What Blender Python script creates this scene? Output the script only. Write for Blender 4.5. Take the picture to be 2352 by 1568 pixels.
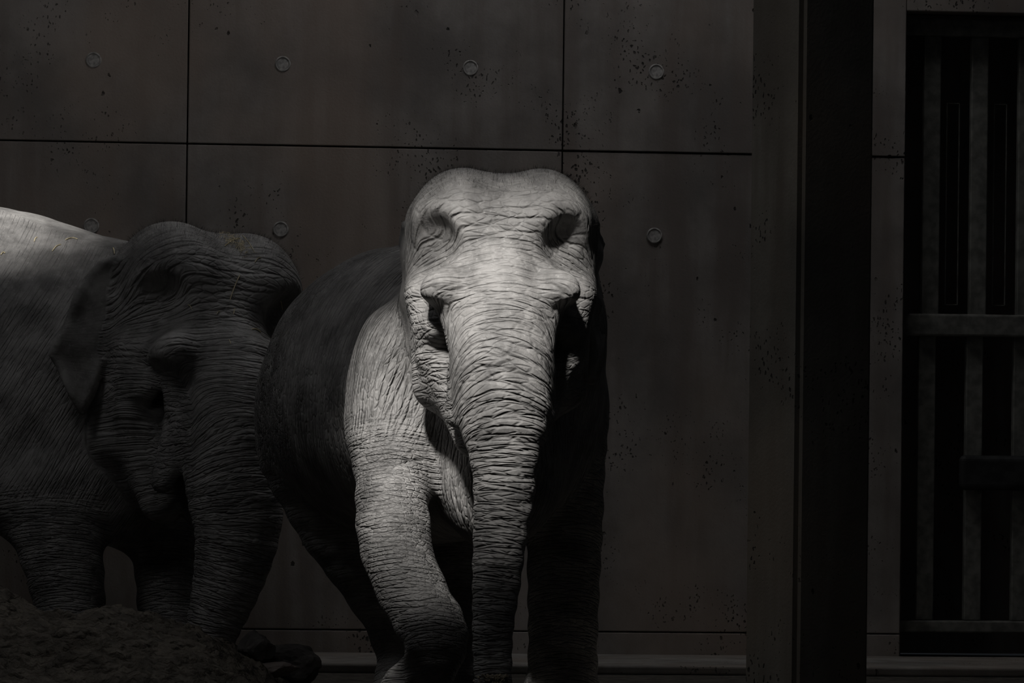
import bpy, bmesh, math, random
import numpy as np
from mathutils import Matrix, Vector, Euler, noise as mnoise
from mathutils.bvhtree import BVHTree

SC = bpy.context.scene
COL = SC.collection
for o in list(bpy.data.objects):
    bpy.data.objects.remove(o)
random.seed(7)
RNG = np.random.default_rng(7)

# ------------------------------------------------------------------ camera
FPX = 11975.0                     # focal length in pixels of the 2352 x 1568 frame
CAM_H = 1.13
cam_d = bpy.data.cameras.new('camera')
cam_d.sensor_width = 36.0
cam_d.lens = 36.0 * FPX / 2352.0
cam_d.clip_end = 200
cam = bpy.data.objects.new('camera', cam_d)
COL.objects.link(cam)
CAM_R = (Matrix.Rotation(math.pi / 2 + math.atan((1000 - 784) / FPX), 4, 'X')
         @ Matrix.Rotation(math.radians(0.70), 4, 'Z'))
CAM_M = Matrix.Translation((0, -20, CAM_H)) @ CAM_R
cam.matrix_world = CAM_M
SC.camera = cam


def ray(px, py):
    return (CAM_R.to_3x3() @ Vector(((px - 1176) / FPX, (784 - py) / FPX, -1.0)))


def W(px, py, Y):
    """world point of the plane y = Y seen at a pixel of the photograph"""
    d = ray(px, py)
    t = (Y + 20) / d.y
    return Vector((0, -20, CAM_H)) + d * t


def SCL(Y):
    return FPX / (Y + 20)

# ------------------------------------------------------------------ world, lights, exposure
world = bpy.data.worlds.new('world')
SC.world = world
world.use_nodes = True
bg = world.node_tree.nodes['Background']
bg.inputs['Color'].default_value = (0.80, 0.88, 1.0, 1)
bg.inputs['Strength'].default_value = 0.008

SC.view_settings.view_transform = 'Standard'
SC.view_settings.look = 'None'
SC.view_settings.exposure = 0.0
SC.view_settings.gamma = 1.0
SC.view_settings.use_curve_mapping = False

CEIL = 6.0
# unseen roof openings, added and sized to place the sunlight: (name, x0, x1, y0, y1)
OPENINGS = [('front', -2.15, -0.70, -5.1, -3.65),
            ('left', -5.00, -3.15, -0.05, 1.35),
            ('wall', -0.70, 1.50, 4.0, 5.3)]
SKY_W_PER_M2 = 9.0                # one sky: the same radiance in every opening

# hazy sun from the front left, reaching the animals through the openings only
sun_d = bpy.data.lights.new('sun_offscreen', 'SUN')
sun_d.energy = 5.0
sun_d.color = (1.0, 0.98, 0.95)
sun_d.angle = math.radians(5.0)
sun = bpy.data.objects.new('sun_offscreen', sun_d)
COL.objects.link(sun)
sun.location = (-3, -9, 12)
sun.rotation_euler = Vector((0.20, 0.66, -0.72)).to_track_quat('-Z', 'Y').to_euler()
# area lamps for the sky, one in each added opening
for nm, x0, x1, y0, y1 in OPENINGS:
    d = bpy.data.lights.new('sky_opening_%s_offscreen' % nm, 'AREA')
    d.shape = 'RECTANGLE'
    d.size = x1 - x0
    d.size_y = y1 - y0
    d.energy = SKY_W_PER_M2 * (x1 - x0) * (y1 - y0)
    d.color = (0.97, 0.98, 1.0)
    o = bpy.data.objects.new(d.name, d)
    COL.objects.link(o)
    o.location = ((x0 + x1) / 2, (y0 + y1) / 2, CEIL + 0.2)

# ------------------------------------------------------------------ helpers


def tag(o, label=None, cat=None, group=None, kind=None):
    if label:
        o['label'] = label
    if cat:
        o['category'] = cat
    if group:
        o['group'] = group
    if kind:
        o['kind'] = kind
    return o


def link(name, me, mat=None, parent=None):
    o = bpy.data.objects.new(name, me)
    COL.objects.link(o)
    if mat and me is not None and not me.materials:
        me.materials.append(mat)
    if parent:
        o.parent = parent
    return o


def mesh_np(name, V, F, smooth=True):
    me = bpy.data.meshes.new(name)
    V = np.asarray(V, dtype=np.float32)
    F = np.asarray(F, dtype=np.int32)
    k = F.shape[1]
    me.vertices.add(len(V))
    me.vertices.foreach_set('co', V.ravel())
    me.loops.add(F.size)
    me.loops.foreach_set('vertex_index', F.ravel())
    me.polygons.add(len(F))
    me.polygons.foreach_set('loop_start', np.arange(0, F.size, k, dtype=np.int32))
    me.update(calc_edges=True)
    me.polygons.foreach_set('use_smooth', np.full(len(F), smooth))
    me.validate()
    return me


def box_mesh(name, lo, hi, bevel=0.0, seg=2):
    bm = bmesh.new()
    bmesh.ops.create_cube(bm, size=1)
    lo, hi = Vector(lo), Vector(hi)
    c, s = (lo + hi) / 2, hi - lo
    for v in bm.verts:
        v.co = Vector((v.co.x * s.x, v.co.y * s.y, v.co.z * s.z)) + c
    if bevel:
        bmesh.ops.bevel(bm, geom=bm.edges[:], offset=bevel, segments=seg, profile=0.5, affect='EDGES')
    me = bpy.data.meshes.new(name)
    bm.to_mesh(me)
    bm.free()
    return me

# ------------------------------------------------------------------ node helpers


class NT:
    def __init__(self, name):
        self.m = bpy.data.materials.new(name)
        self.m.use_nodes = True
        self.t = self.m.node_tree
        self.b = self.t.nodes['Principled BSDF']

    def n(self, typ, **kw):
        nd = self.t.nodes.new(typ)
        for k, v in kw.items():
            setattr(nd, k, v)
        return nd

    def put(self, sock, v):
        if isinstance(v, bpy.types.NodeSocket):
            self.t.links.new(v, sock)
        else:
            sock.default_value = v

    def math(self, op, a, b=0.0, c=None, clamp=False):
        nd = self.n('ShaderNodeMath', operation=op, use_clamp=clamp)
        self.put(nd.inputs[0], a)
        self.put(nd.inputs[1], b)
        if c is not None:
            self.put(nd.inputs[2], c)
        return nd.outputs[0]

    def vmath(self, op, a, b):
        nd = self.n('ShaderNodeVectorMath', operation=op)
        self.put(nd.inputs[0], a)
        self.put(nd.inputs[1], b)
        return nd.outputs[0]

    def noise(self, vec, scale, detail=2.0, rough=0.5, out='Fac', dims='3D'):
        nd = self.n('ShaderNodeTexNoise', noise_dimensions=dims)
        self.put(nd.inputs['Vector'], vec)
        nd.inputs['Scale'].default_value = scale
        nd.inputs['Detail'].default_value = detail
        nd.inputs['Roughness'].default_value = rough
        return nd.outputs[out]

    def voro(self, vec, scale, feature='DISTANCE_TO_EDGE', dims='3D', rand=1.0):
        nd = self.n('ShaderNodeTexVoronoi', feature=feature, voronoi_dimensions=dims)
        self.put(nd.inputs['Vector'], vec)
        nd.inputs['Scale'].default_value = scale
        nd.inputs['Randomness'].default_value = rand
        return nd.outputs['Distance']

    def ramp(self, v, a, b, lo=0.0, hi=1.0, mode='SMOOTHSTEP'):
        nd = self.n('ShaderNodeMapRange', interpolation_type=mode)
        self.put(nd.inputs[0], v)
        nd.inputs[1].default_value = a
        nd.inputs[2].default_value = b
        nd.inputs[3].default_value = lo
        nd.inputs[4].default_value = hi
        return nd.outputs[0]

    def mix(self, fac, a, b):
        nd = self.n('ShaderNodeMix', data_type='RGBA')
        self.put(nd.inputs[0], fac)
        for s, v in ((nd.inputs[6], a), (nd.inputs[7], b)):
            if isinstance(v, tuple):
                v = (*v, 1.0) if len(v) == 3 else v
            self.put(s, v)
        return nd.outputs[2]

    def mixf(self, fac, a, b):
        nd = self.n('ShaderNodeMix', data_type='FLOAT')
        self.put(nd.inputs[0], fac)
        self.put(nd.inputs[2], a)
        self.put(nd.inputs[3], b)
        return nd.outputs[0]

    def attr(self, name, out='Fac'):
        nd = self.n('ShaderNodeAttribute', attribute_name=name, attribute_type='GEOMETRY')
        return nd.outputs[out]

    def obj(self):
        return self.n('ShaderNodeTexCoord').outputs['Object']

    def bump(self, h, dist, strength=1.0):
        nd = self.n('ShaderNodeBump')
        self.put(nd.inputs['Height'], h)
        nd.inputs['Distance'].default_value = dist
        nd.inputs['Strength'].default_value = strength
        self.t.links.new(nd.outputs[0], self.b.inputs['Normal'])

    def base(self, c, rough=0.8, spec=0.3, metal=0.0):
        if isinstance(c, tuple):
            c = (*c, 1.0)
        self.put(self.b.inputs['Base Color'], c)
        self.put(self.b.inputs['Roughness'], rough)
        self.put(self.b.inputs['Specular IOR Level'], spec)
        self.b.inputs['Metallic'].default_value = metal
        return self.m


def mat_plain(name, c, rough=0.8, spec=0.3, metal=0.0, nscale=18, var=0.5, bump=0.002):
    t = NT(name)
    P = t.obj()
    n = t.noise(P, nscale, 4)
    col = t.mix(t.ramp(n, 0.3, 0.7), tuple(x * (1 - var) for x in c), c)
    t.bump(n, bump)
    return t.base(col, rough, spec, metal)


def mat_skin(name, tint, mottle=0.5):
    t = NT(name)
    P = t.obj()

    def pads(vec):
        n = t.noise(vec, 0.55, 2, out='Color')
        off = t.vmath('MULTIPLY', t.vmath('SUBTRACT', n, (0.5, 0.5, 0.5)), (0.55, 0.7, 0.6))
        v2 = t.vmath('ADD', vec, off)
        big = t.voro(v2, 1.0, dims='2D', rand=0.9)
        v3 = t.vmath('MULTIPLY', v2, (1.8, 5.0, 1.0))
        small = t.voro(v3, 1.0, dims='2D', rand=0.95)
        return big, small
    va = t.attr('wrinkle_a', 'Vector')
    a1, a2 = pads(va)
    sx = t.n('ShaderNodeSeparateXYZ')
    t.put(sx.inputs[0], va)
    wob = t.noise(t.vmath('MULTIPLY', va, (0.45, 1.1, 1.0)), 1.0, 2, 0.55)
    fr = t.math('FRACT', t.math('ADD', sx.outputs[0], t.math('MULTIPLY', wob, 2.6)))
    rd = t.math('ABSOLUTE', t.math('SUBTRACT', fr, 0.5))
    gap = t.noise(t.vmath('MULTIPLY', va, (0.9, 0.8, 1.0)), 1.0, 1)
    rd = t.math('ADD', rd, t.ramp(gap, 0.5, 0.68, 0, 0.3))
    rd = t.math('MINIMUM', t.math('MULTIPLY', rd, 0.8), t.math('ADD', t.math('MULTIPLY', a1, 1.5), 0.05))
    a1 = t.mixf(t.attr('ring'), a1, rd)
    b1, b2 = pads(t.attr('wrinkle_b', 'Vector'))
    wb = t.attr('weight_b')
    big = t.ramp(t.mixf(wb, a1, b1), 0.0, 0.24)
    small = t.ramp(t.mixf(wb, a2, b2), 0.0, 0.22)
    amp = t.attr('amp')
    fine = t.noise(P, 110, 3, 0.6)
    mid = t.noise(P, 14, 3, 0.55)
    h = t.math('MULTIPLY', t.math('ADD', big, t.math('MULTIPLY', small, 0.38)), amp)
    h = t.math('ADD', h, t.math('MULTIPLY', fine, 0.12))
    h = t.math('ADD', h, t.math('MULTIPLY', mid, 0.5))
    t.bump(h, 0.009)
    # pigment: dark grey hide, dustier patches
    lo = tuple(c * (1 - mottle) for c in tint)
    patch = t.noise(P, 6.0, 5, 0.66)
    col = t.mix(t.ramp(patch, 0.34, 0.66), lo, tint)
    speck = t.noise(P, 75, 2, 0.5)
    col = t.mix(t.ramp(speck, 0.62, 0.72, 0, 0.3), col, tuple(min(1, c * 1.5) for c in tint))
    tn = t.math('ADD', 0.45, t.math('MULTIPLY', t.noise(P, 3.2, 4, 0.62), 1.1))
    cr = t.n('ShaderNodeVectorMath', operation='SCALE')
    t.put(cr.inputs[0], col)
    t.put(cr.inputs['Scale'], tn)
    col = cr.outputs[0]
    return t.base(col, 0.62, 0.35)


def mat_concrete(name, tint, pits=1.0):
    t = NT(name)
    geo = t.n('ShaderNodeNewGeometry').outputs['Position']
    cloud = t.noise(geo, 1.6, 5, 0.62)
    st = t.vmath('MULTIPLY', geo, (5.5, 5.5, 0.55))
    streak = t.noise(st, 1.0, 4, 0.55)
    col = t.mix(t.ramp(cloud, 0.3, 0.7), tuple(c * 0.5 for c in tint), tint)
    col = t.mix(t.ramp(streak, 0.40, 0.66, 0, 0.75), col, (tint[0] * 0.5, tint[1] * 0.46, tint[2] * 0.44))
    warm = t.noise(geo, 0.9, 3)
    col = t.mix(t.ramp(warm, 0.45, 0.7, 0, 0.6), col, (tint[0] * 1.06, tint[1] * 0.92, tint[2] * 0.82))
    # air holes: irregular dark pits in clusters, a few stretched downwards
    pd = t.vmath('ADD', t.vmath('MULTIPLY', geo, (1, 1, 0.62)),
                 t.vmath('MULTIPLY', t.noise(geo, 30, 3, out='Color'), (0.03, 0.03, 0.03)))
    mask = t.ramp(t.noise(geo, 2.3, 4, 0.65), 0.43, 0.66)
    p1 = t.voro(pd, 58, 'F1')
    r1 = t.math('MULTIPLY', mask, 0.27)
    pit1 = t.ramp(t.math('SUBTRACT', p1, r1), -0.06, 0.08, 1, 0)
    p2 = t.voro(pd, 11, 'F1')
    pit2 = t.math('MULTIPLY', t.ramp(p2, 0.06, 0.10, 1, 0), t.ramp(t.noise(geo, 3.7, 1), 0.5, 0.56))
    pit = t.math('MAXIMUM', t.math('MULTIPLY', pit1, mask), pit2)
    col = t.mix(t.math('MULTIPLY', pit, 0.85 * pits), col, (0.02, 0.017, 0.015))
    fine = t.noise(geo, 90, 3)
    h = t.math('ADD', t.math('MULTIPLY', pit, -1.0), t.math('MULTIPLY', fine, 0.18))
    h = t.math('ADD', h, t.math('MULTIPLY', cloud, 0.8))
    t.bump(h, 0.006)
    return t.base(col, 0.78, 0.3)


def mat_earth(name, c):
    t = NT(name)
    P = t.n('ShaderNodeNewGeometry').outputs['Position']
    n = t.noise(P, 9, 6, 0.68)
    v = t.voro(t.vmath('ADD', P, t.vmath('MULTIPLY', t.noise(P, 12, 3, out='Color'), (0.1, 0.1, 0.1))), 17, 'F1')
    col = t.mix(t.ramp(n, 0.35, 0.7), tuple(x * 0.45 for x in c), c)
    t.bump(t.math('ADD', n, t.math('MULTIPLY', v, -0.9)), 0.05)
    return t.base(col, 0.85, 0.25)


M_SKIN_A = mat_skin('elephant_hide_grey', (0.34, 0.327, 0.314), 0.5)
M_SKIN_B = M_SKIN_A
M_HAIR = mat_plain('dark_hair', (0.035, 0.03, 0.027), 0.6)
M_EYE = mat_plain('wet_dark_eye', (0.012, 0.009, 0.007), 0.3, 0.4, nscale=5, bump=0.0)
M_NAIL = mat_plain('toenail', (0.34, 0.31, 0.27), 0.5)
M_CONC = mat_concrete('fairfaced_concrete', (0.40, 0.362, 0.335))
M_CONC_IN = mat_plain('joint_concrete', (0.30, 0.27, 0.25))
M_PLUG = mat_plain('grey_mortar_plug', (0.56, 0.535, 0.51), 0.8, nscale=60)
M_RECESS = mat_plain('mortar_plug_ring', (0.50, 0.475, 0.45), 0.85, nscale=40)
M_COLUMN = mat_concrete('stained_column_concrete', (0.36, 0.33, 0.28), 1.0)
M_STEEL = mat_plain('painted_grey_steel', (0.25, 0.245, 0.22), 0.5, 0.4)
M_DARK = mat_plain('dark_steel', (0.05, 0.05, 0.05), 0.6)
M_EARTH = mat_earth('damp_dark_earth', (0.15, 0.13, 0.105))
M_FLOOR = mat_earth('trodden_earth_floor', (0.15, 0.135, 0.115))
M_ROCK = mat_plain('dark_rock', (0.08, 0.073, 0.068), 0.8, nscale=9, bump=0.02)
M_SLATE = mat_plain('paler_stone', (0.18, 0.15, 0.135), 0.7, nscale=9, bump=0.01)
M_STRAW = mat_plain('dry_straw', (0.88, 0.76, 0.50), 0.6, nscale=30, var=0.3)
M_CRUMB = mat_plain('pale_mud_crumb', (0.42, 0.36, 0.27), 0.9)
M_SLAB = mat_concrete('apron_concrete', (0.36, 0.34, 0.315), 0.6)

# ------------------------------------------------------------------ structure: floor, wall, ceiling
floor = link('floor', box_mesh('floor', (-7, -5, -0.2), (6, 7.6, 0)), M_FLOOR)
tag(floor, 'dark trodden earth floor of the enclosure', kind='structure')

YAW = math.radians(7.0)
WALL_Y = 6.0
# wall frame: local x runs along the wall, local -y faces the camera
wall = link('wall_back', box_mesh('wall_back', (-5.2, 0.07, 0.0), (2.0, 0.45, CEIL - 0.001)), M_CONC_IN)
wall.location = (0, WALL_Y, 0)
wall.rotation_euler = (0, 0, YAW)
tag(wall, 'tall exposed concrete back wall cast in large panels', kind='structure')
WALL_M = Matrix.Translation((0, WALL_Y, 0)) @ Matrix.Rotation(YAW, 4, 'Z')
WALL_I = WALL_M.inverted()


def on_wall(px, py, depth=0.0):
    """local wall coordinates (u, z) where the sight line meets the wall face"""
    o = WALL_I @ Vector((0, -20, CAM_H))
    d = WALL_I.to_3x3() @ ray(px, py)
    t = (depth - o.y) / d.y
    p = o + d * t
    return p.x, p.z


u1 = on_wall(430, 330)[0]
u2 = on_wall(1292, 345)[0]
pw = u2 - u1
u0 = u1 - pw
z1 = on_wall(1176, 344)[1]
z0 = on_wall(1176, 1449)[1]
u_open = on_wall(2078, 400)[0]
z_open = on_wall(2150, 27)[1]
G = 0.0038
ph = z1 - z0
rows = [(0.0, z0), (z0, z1), (z1, z1 + ph), (z1 + ph, CEIL)]
cols = [(u0 - pw, u0), (u0, u1), (u1, u2), (u2, u_open)]
for ci, (a, b) in enumerate(cols):
    a = max(a, -5.2)
    for ri, (c, d) in enumerate(rows):
        jit = random.uniform(-0.004, 0.004)
        right = G if ci < 3 else 0.0
        me = box_mesh('concrete_panel', (a + G, jit, c + (G if ri else 0)), (b - right, 0.09, d - G), 0.004, 2)
        link('concrete_panel', me, M_CONC, wall)

# round formwork tie plugs
bm = bmesh.new()
bmesh.ops.create_cone(bm, cap_ends=True, segments=24, radius1=0.034, radius2=0.032, depth=0.006,
                      matrix=Matrix.Rotation(math.pi / 2, 4, 'X'))
plug_me = bpy.data.meshes.new('tie_plug')
bm.to_mesh(plug_me)
bm.free()
bm = bmesh.new()
prof = [(0.031, 0.0), (0.031, 0.003), (0.034, 0.0045), (0.038, 0.003), (0.040, 0.0)]
ringv = []
for i in range(24):
    a = 2 * math.pi * i / 24
    ringv.append([bm.verts.new((math.cos(a) * r, -h, math.sin(a) * r)) for r, h in prof])
for i in range(24):
    for j in range(len(prof) - 1):
        bm.faces.new((ringv[i][j], ringv[(i + 1) % 24][j], ringv[(i + 1) % 24][j + 1], ringv[i][j + 1]))
bmesh.ops.recalc_face_normals(bm, faces=bm.faces[:])
ring_me = bpy.data.meshes.new('tie_plug_rim')
bm.to_mesh(ring_me)
bm.free()
for me in (plug_me,):
    me.materials.append(M_PLUG)
ring_me.materials.append(M_RECESS)
tie_z = [on_wall(1080, 156)[1], on_wall(1505, 541)[1]]
tie_z.append(2 * tie_z[0] - tie_z[1])
for z in tie_z:
    for k in range(-5, 3):
        u = u1 + pw * (0.25 + 0.5 * k)
        if u > u_open - 0.1 or u < -5.1 or not 0.1 < z < CEIL:
            continue
        for nm, me in (('tie_plug', plug_me), ('tie_plug_rim', ring_me)):
            o = link(nm, me, None, wall)
            o.location = (u, -0.001 if nm == 'tie_plug' else -0.003, z)

# lintel above the gate and the wall beyond it
lint = link('wall_lintel', box_mesh('wall_lintel', (u_open + 0.001, 0.0, z_open), (u_open + 2.4, 0.45, CEIL - 0.001), 0.006), M_CONC)
lint.matrix_world = WALL_M
tag(lint, 'concrete lintel over the dark gate opening', kind='structure')
jamb = link('wall_right', box_mesh('wall_right', (u_open + 1.75, 0.0, 0.0), (u_open + 2.4, 0.45, z_open - 0.001), 0.006), M_CONC)
jamb.matrix_world = WALL_M
tag(jamb, 'concrete wall beyond the gate opening', kind='structure')
deep = link('wall_passage', box_mesh('wall_passage', (u_open - 0.6, 1.5, 0.0), (u_open + 3.0, 1.6, CEIL - 0.001)), M_CONC)
deep.matrix_world = WALL_M
tag(deep, 'concrete wall of the dark passage behind the gate', kind='structure')

# concrete apron along the foot of the wall
ap = link('trim_1', box_mesh('trim_1', (-5.2, -1.25, 0.0), (u_open + 2.0, -0.004, 0.045), 0.012, 3), M_SLAB)
ap.matrix_world = WALL_M
tag(ap, 'low pale concrete apron along the foot of the wall', kind='structure')

# square concrete column set at an angle, in front of the wall
xl, xr = W(1716, 784, -2.2).x, W(2004, 784, -2.2).x
colw = (xr - xl)
beta = math.radians(32.0)
side = colw / (math.cos(beta) + math.sin(beta))
bm = bmesh.new()
bmesh.ops.create_cube(bm, size=1)
for v in bm.verts:
    v.co = Vector((v.co.x * side, v.co.y * side, (v.co.z + 0.5) * (CEIL - 0.002)))
bmesh.ops.bevel(bm, geom=[e for e in bm.edges if abs(e.verts[0].co.z - e.verts[1].co.z) > 1],
                offset=0.02, segments=2, affect='EDGES')
me = bpy.data.meshes.new('column')
bm.to_mesh(me)
bm.free()
column = link('column', me, M_COLUMN)
column.location = ((xl + xr) / 2, -2.2, 0.001)
column.rotation_euler = (0, 0, beta)
tag(column, 'dark stained square concrete column in front of the wall', 'column', kind='structure')

# unseen roof slab, added to block the sun outside its openings
bx, by = {-8.5, 6.0}, {-13.0, 8.0}
holes = []
for nm, x0, x1, y0, y1 in OPENINGS:
    holes.append((x0, x1, y0, y1))
    bx |= {x0, x1}
    by |= {y0, y1}
bx, by = sorted(bx), sorted(by)
bm = bmesh.new()
for i in range(len(bx) - 1):
    for j in range(len(by) - 1):
        cx, cy = (bx[i] + bx[i + 1]) / 2, (by[j] + by[j + 1]) / 2
        if any(h[0] < cx < h[1] and h[2] < cy < h[3] for h in holes):
            continue
        vs = [bm.verts.new(p) for p in ((bx[i], by[j], CEIL), (bx[i + 1], by[j], CEIL),
                                        (bx[i + 1], by[j + 1], CEIL), (bx[i], by[j + 1], CEIL))]
        bm.faces.new(vs)
bmesh.ops.remove_doubles(bm, verts=bm.verts[:], dist=1e-5)
ext = bmesh.ops.extrude_face_region(bm, geom=bm.faces[:])
for v in ext['geom']:
    if isinstance(v, bmesh.types.BMVert):
        v.co.z += 0.25
bmesh.ops.recalc_face_normals(bm, faces=bm.faces[:])
me = bpy.data.meshes.new('ceiling')
bm.to_mesh(me)
bm.free()
ceiling = link('ceiling', me, M_CONC_IN)
tag(ceiling, 'unseen concrete roof slab added to pass the sun through shaped openings', kind='structure')

# ------------------------------------------------------------------ gate in the opening
gate_y = 0.16


def gate_u(px, py=500):
    return on_wall(px, py, gate_y)[0]


def gate_z(py, px=2230):
    return on_wall(px, py, gate_y)[1]


gate = bpy.data.objects.new('barred_gate', None)
COL.objects.link(gate)
gate.matrix_world = WALL_M
tag(gate, 'grey steel gate of upright flat bars with a cross rail', 'gate')
bar_w = 40 / SCL(6.2)
zt, zb = z_open - 0.02, gate_z(1425)
rz0, rz1 = gate_z(773), gate_z(722)
bar_me = {}
for part, a, b in (('up', rz1 - 0.01, zt), ('lo', zb, rz0 + 0.01)):
    bar_me[part] = box_mesh('bar', (-bar_w / 2, 0, a), (bar_w / 2, 0.05, b), 0.006, 2)
    bar_me[part].materials.append(M_STEEL)
step = 112 / SCL(6.2)
for k in range(7):
    uc = gate_u(2139) + k * step
    for part in ('up', 'lo'):
        o = link('bar', bar_me[part], None, gate)
        o.location = (uc - (0.012 if part == 'lo' else 0), gate_y, 0)
rail_lo, rail_hi = u_open + 0.01, u_open + 1.73
link('cross_rail', box_mesh('cross_rail', (rail_lo, gate_y - 0.05, rz0), (rail_hi, gate_y + 0.06, rz1), 0.012, 3), M_STEEL, gate)
link('bottom_rail', box_mesh('bottom_rail', (rail_lo, gate_y - 0.03, zb - 0.06), (rail_hi, gate_y + 0.06, zb), 0.008, 2), M_STEEL, gate)
link('top_rail', box_mesh('top_rail', (rail_lo, gate_y - 0.02, zt - 0.09), (rail_hi, gate_y + 0.06, zt), 0.008, 2), M_STEEL, gate)
lz0, lz1 = gate_z(1125), gate_z(1045)
lk = link('dark_block', box_mesh('dark_block', (gate_u(2205), gate_y - 0.07, lz0), (rail_hi, gate_y - 0.012, lz1), 0.03, 4), M_DARK, gate)  # dark block added for an unidentified dark shape before the bars
# slim glazing frames behind the bars
for k in range(3):
    ua = gate_u(2139) + (k + 0.5) * step
    za, zb2 = gate_z(700), gate_z(235)
    bm = bmesh.new()
    w2, th = 0.034, 0.004
    for lo, hi in (((-w2, 0, za), (-w2 + th, 0.01, zb2)), ((w2 - th, 0, za), (w2, 0.01, zb2)),
                   ((-w2, 0, za), (w2, 0.01, za + th)), ((-w2, 0, zb2 - th), (w2, 0.01, zb2))):
        r = bmesh.ops.create_cube(bm, size=1)
        l, h = Vector(lo), Vector(hi)
        for v in r['verts']:
            v.co = Vector([v.co[i] * (h - l)[i] + ((l + h) / 2)[i] for i in range(3)])
    me = bpy.data.meshes.new('glazing_bead')
    bm.to_mesh(me)
    bm.free()
    o = link('glazing_bead', me, M_STEEL, gate)
    o.location = (ua, gate_y + 0.07, 0)
# ------------------------------------------------------------------ signed distance sculpting


def smin(a, b, k):
    if k <= 0:
        return np.minimum(a, b)
    h = np.maximum(k - np.abs(a - b), 0) / k
    return np.minimum(a, b) - h * h * (k * 0.25)


def smax(a, b, k):
    return -smin(-a, -b, k)


def ellipsoid(p, c, r):
    x, y, z = (p[0] - c[0]), (p[1] - c[1]), (p[2] - c[2])
    k0 = np.sqrt((x / r[0]) ** 2 + (y / r[1]) ** 2 + (z / r[2]) ** 2)
    k1 = np.sqrt((x / r[0] ** 2) ** 2 + (y / r[1] ** 2) ** 2 + (z / r[2] ** 2) ** 2) + 1e-6
    return k0 * (k0 - 1) / k1


def rcone(p, a, b, ra, rb):
    bx_, by_, bz_ = b[0] - a[0], b[1] - a[1], b[2] - a[2]
    L2 = bx_ * bx_ + by_ * by_ + bz_ * bz_ + 1e-12
    x, y, z = p[0] - a[0], p[1] - a[1], p[2] - a[2]
    t = np.clip((x * bx_ + y * by_ + z * bz_) / L2, 0, 1)
    return np.sqrt((x - t * bx_) ** 2 + (y - t * by_) ** 2 + (z - t * bz_) ** 2) - (ra + t * (rb - ra))


def spline(pts, n=6):
    """Catmull-Rom through rows of (x, y, z, r)"""
    P = np.array(pts, float)
    P = np.vstack([2 * P[0] - P[1], P, 2 * P[-1] - P[-2]])
    out = []
    for i in range(1, len(P) - 2):
        for j in range(n):
            t = j / n
            a, b, c, d = P[i - 1:i + 3]
            out.append(0.5 * ((2 * b) + (-a + c) * t + (2 * a - 5 * b + 4 * c - d) * t * t + (-a + 3 * b - 3 * c + d) * t ** 3))
    out.append(P[-2])
    return np.array(out)


def tube(p, S):
    d = None
    for i in range(len(S) - 1):
        e = rcone(p, S[i, :3], S[i + 1, :3], S[i, 3], S[i + 1, 3])
        d = e if d is None else np.minimum(d, e)
    return d


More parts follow.
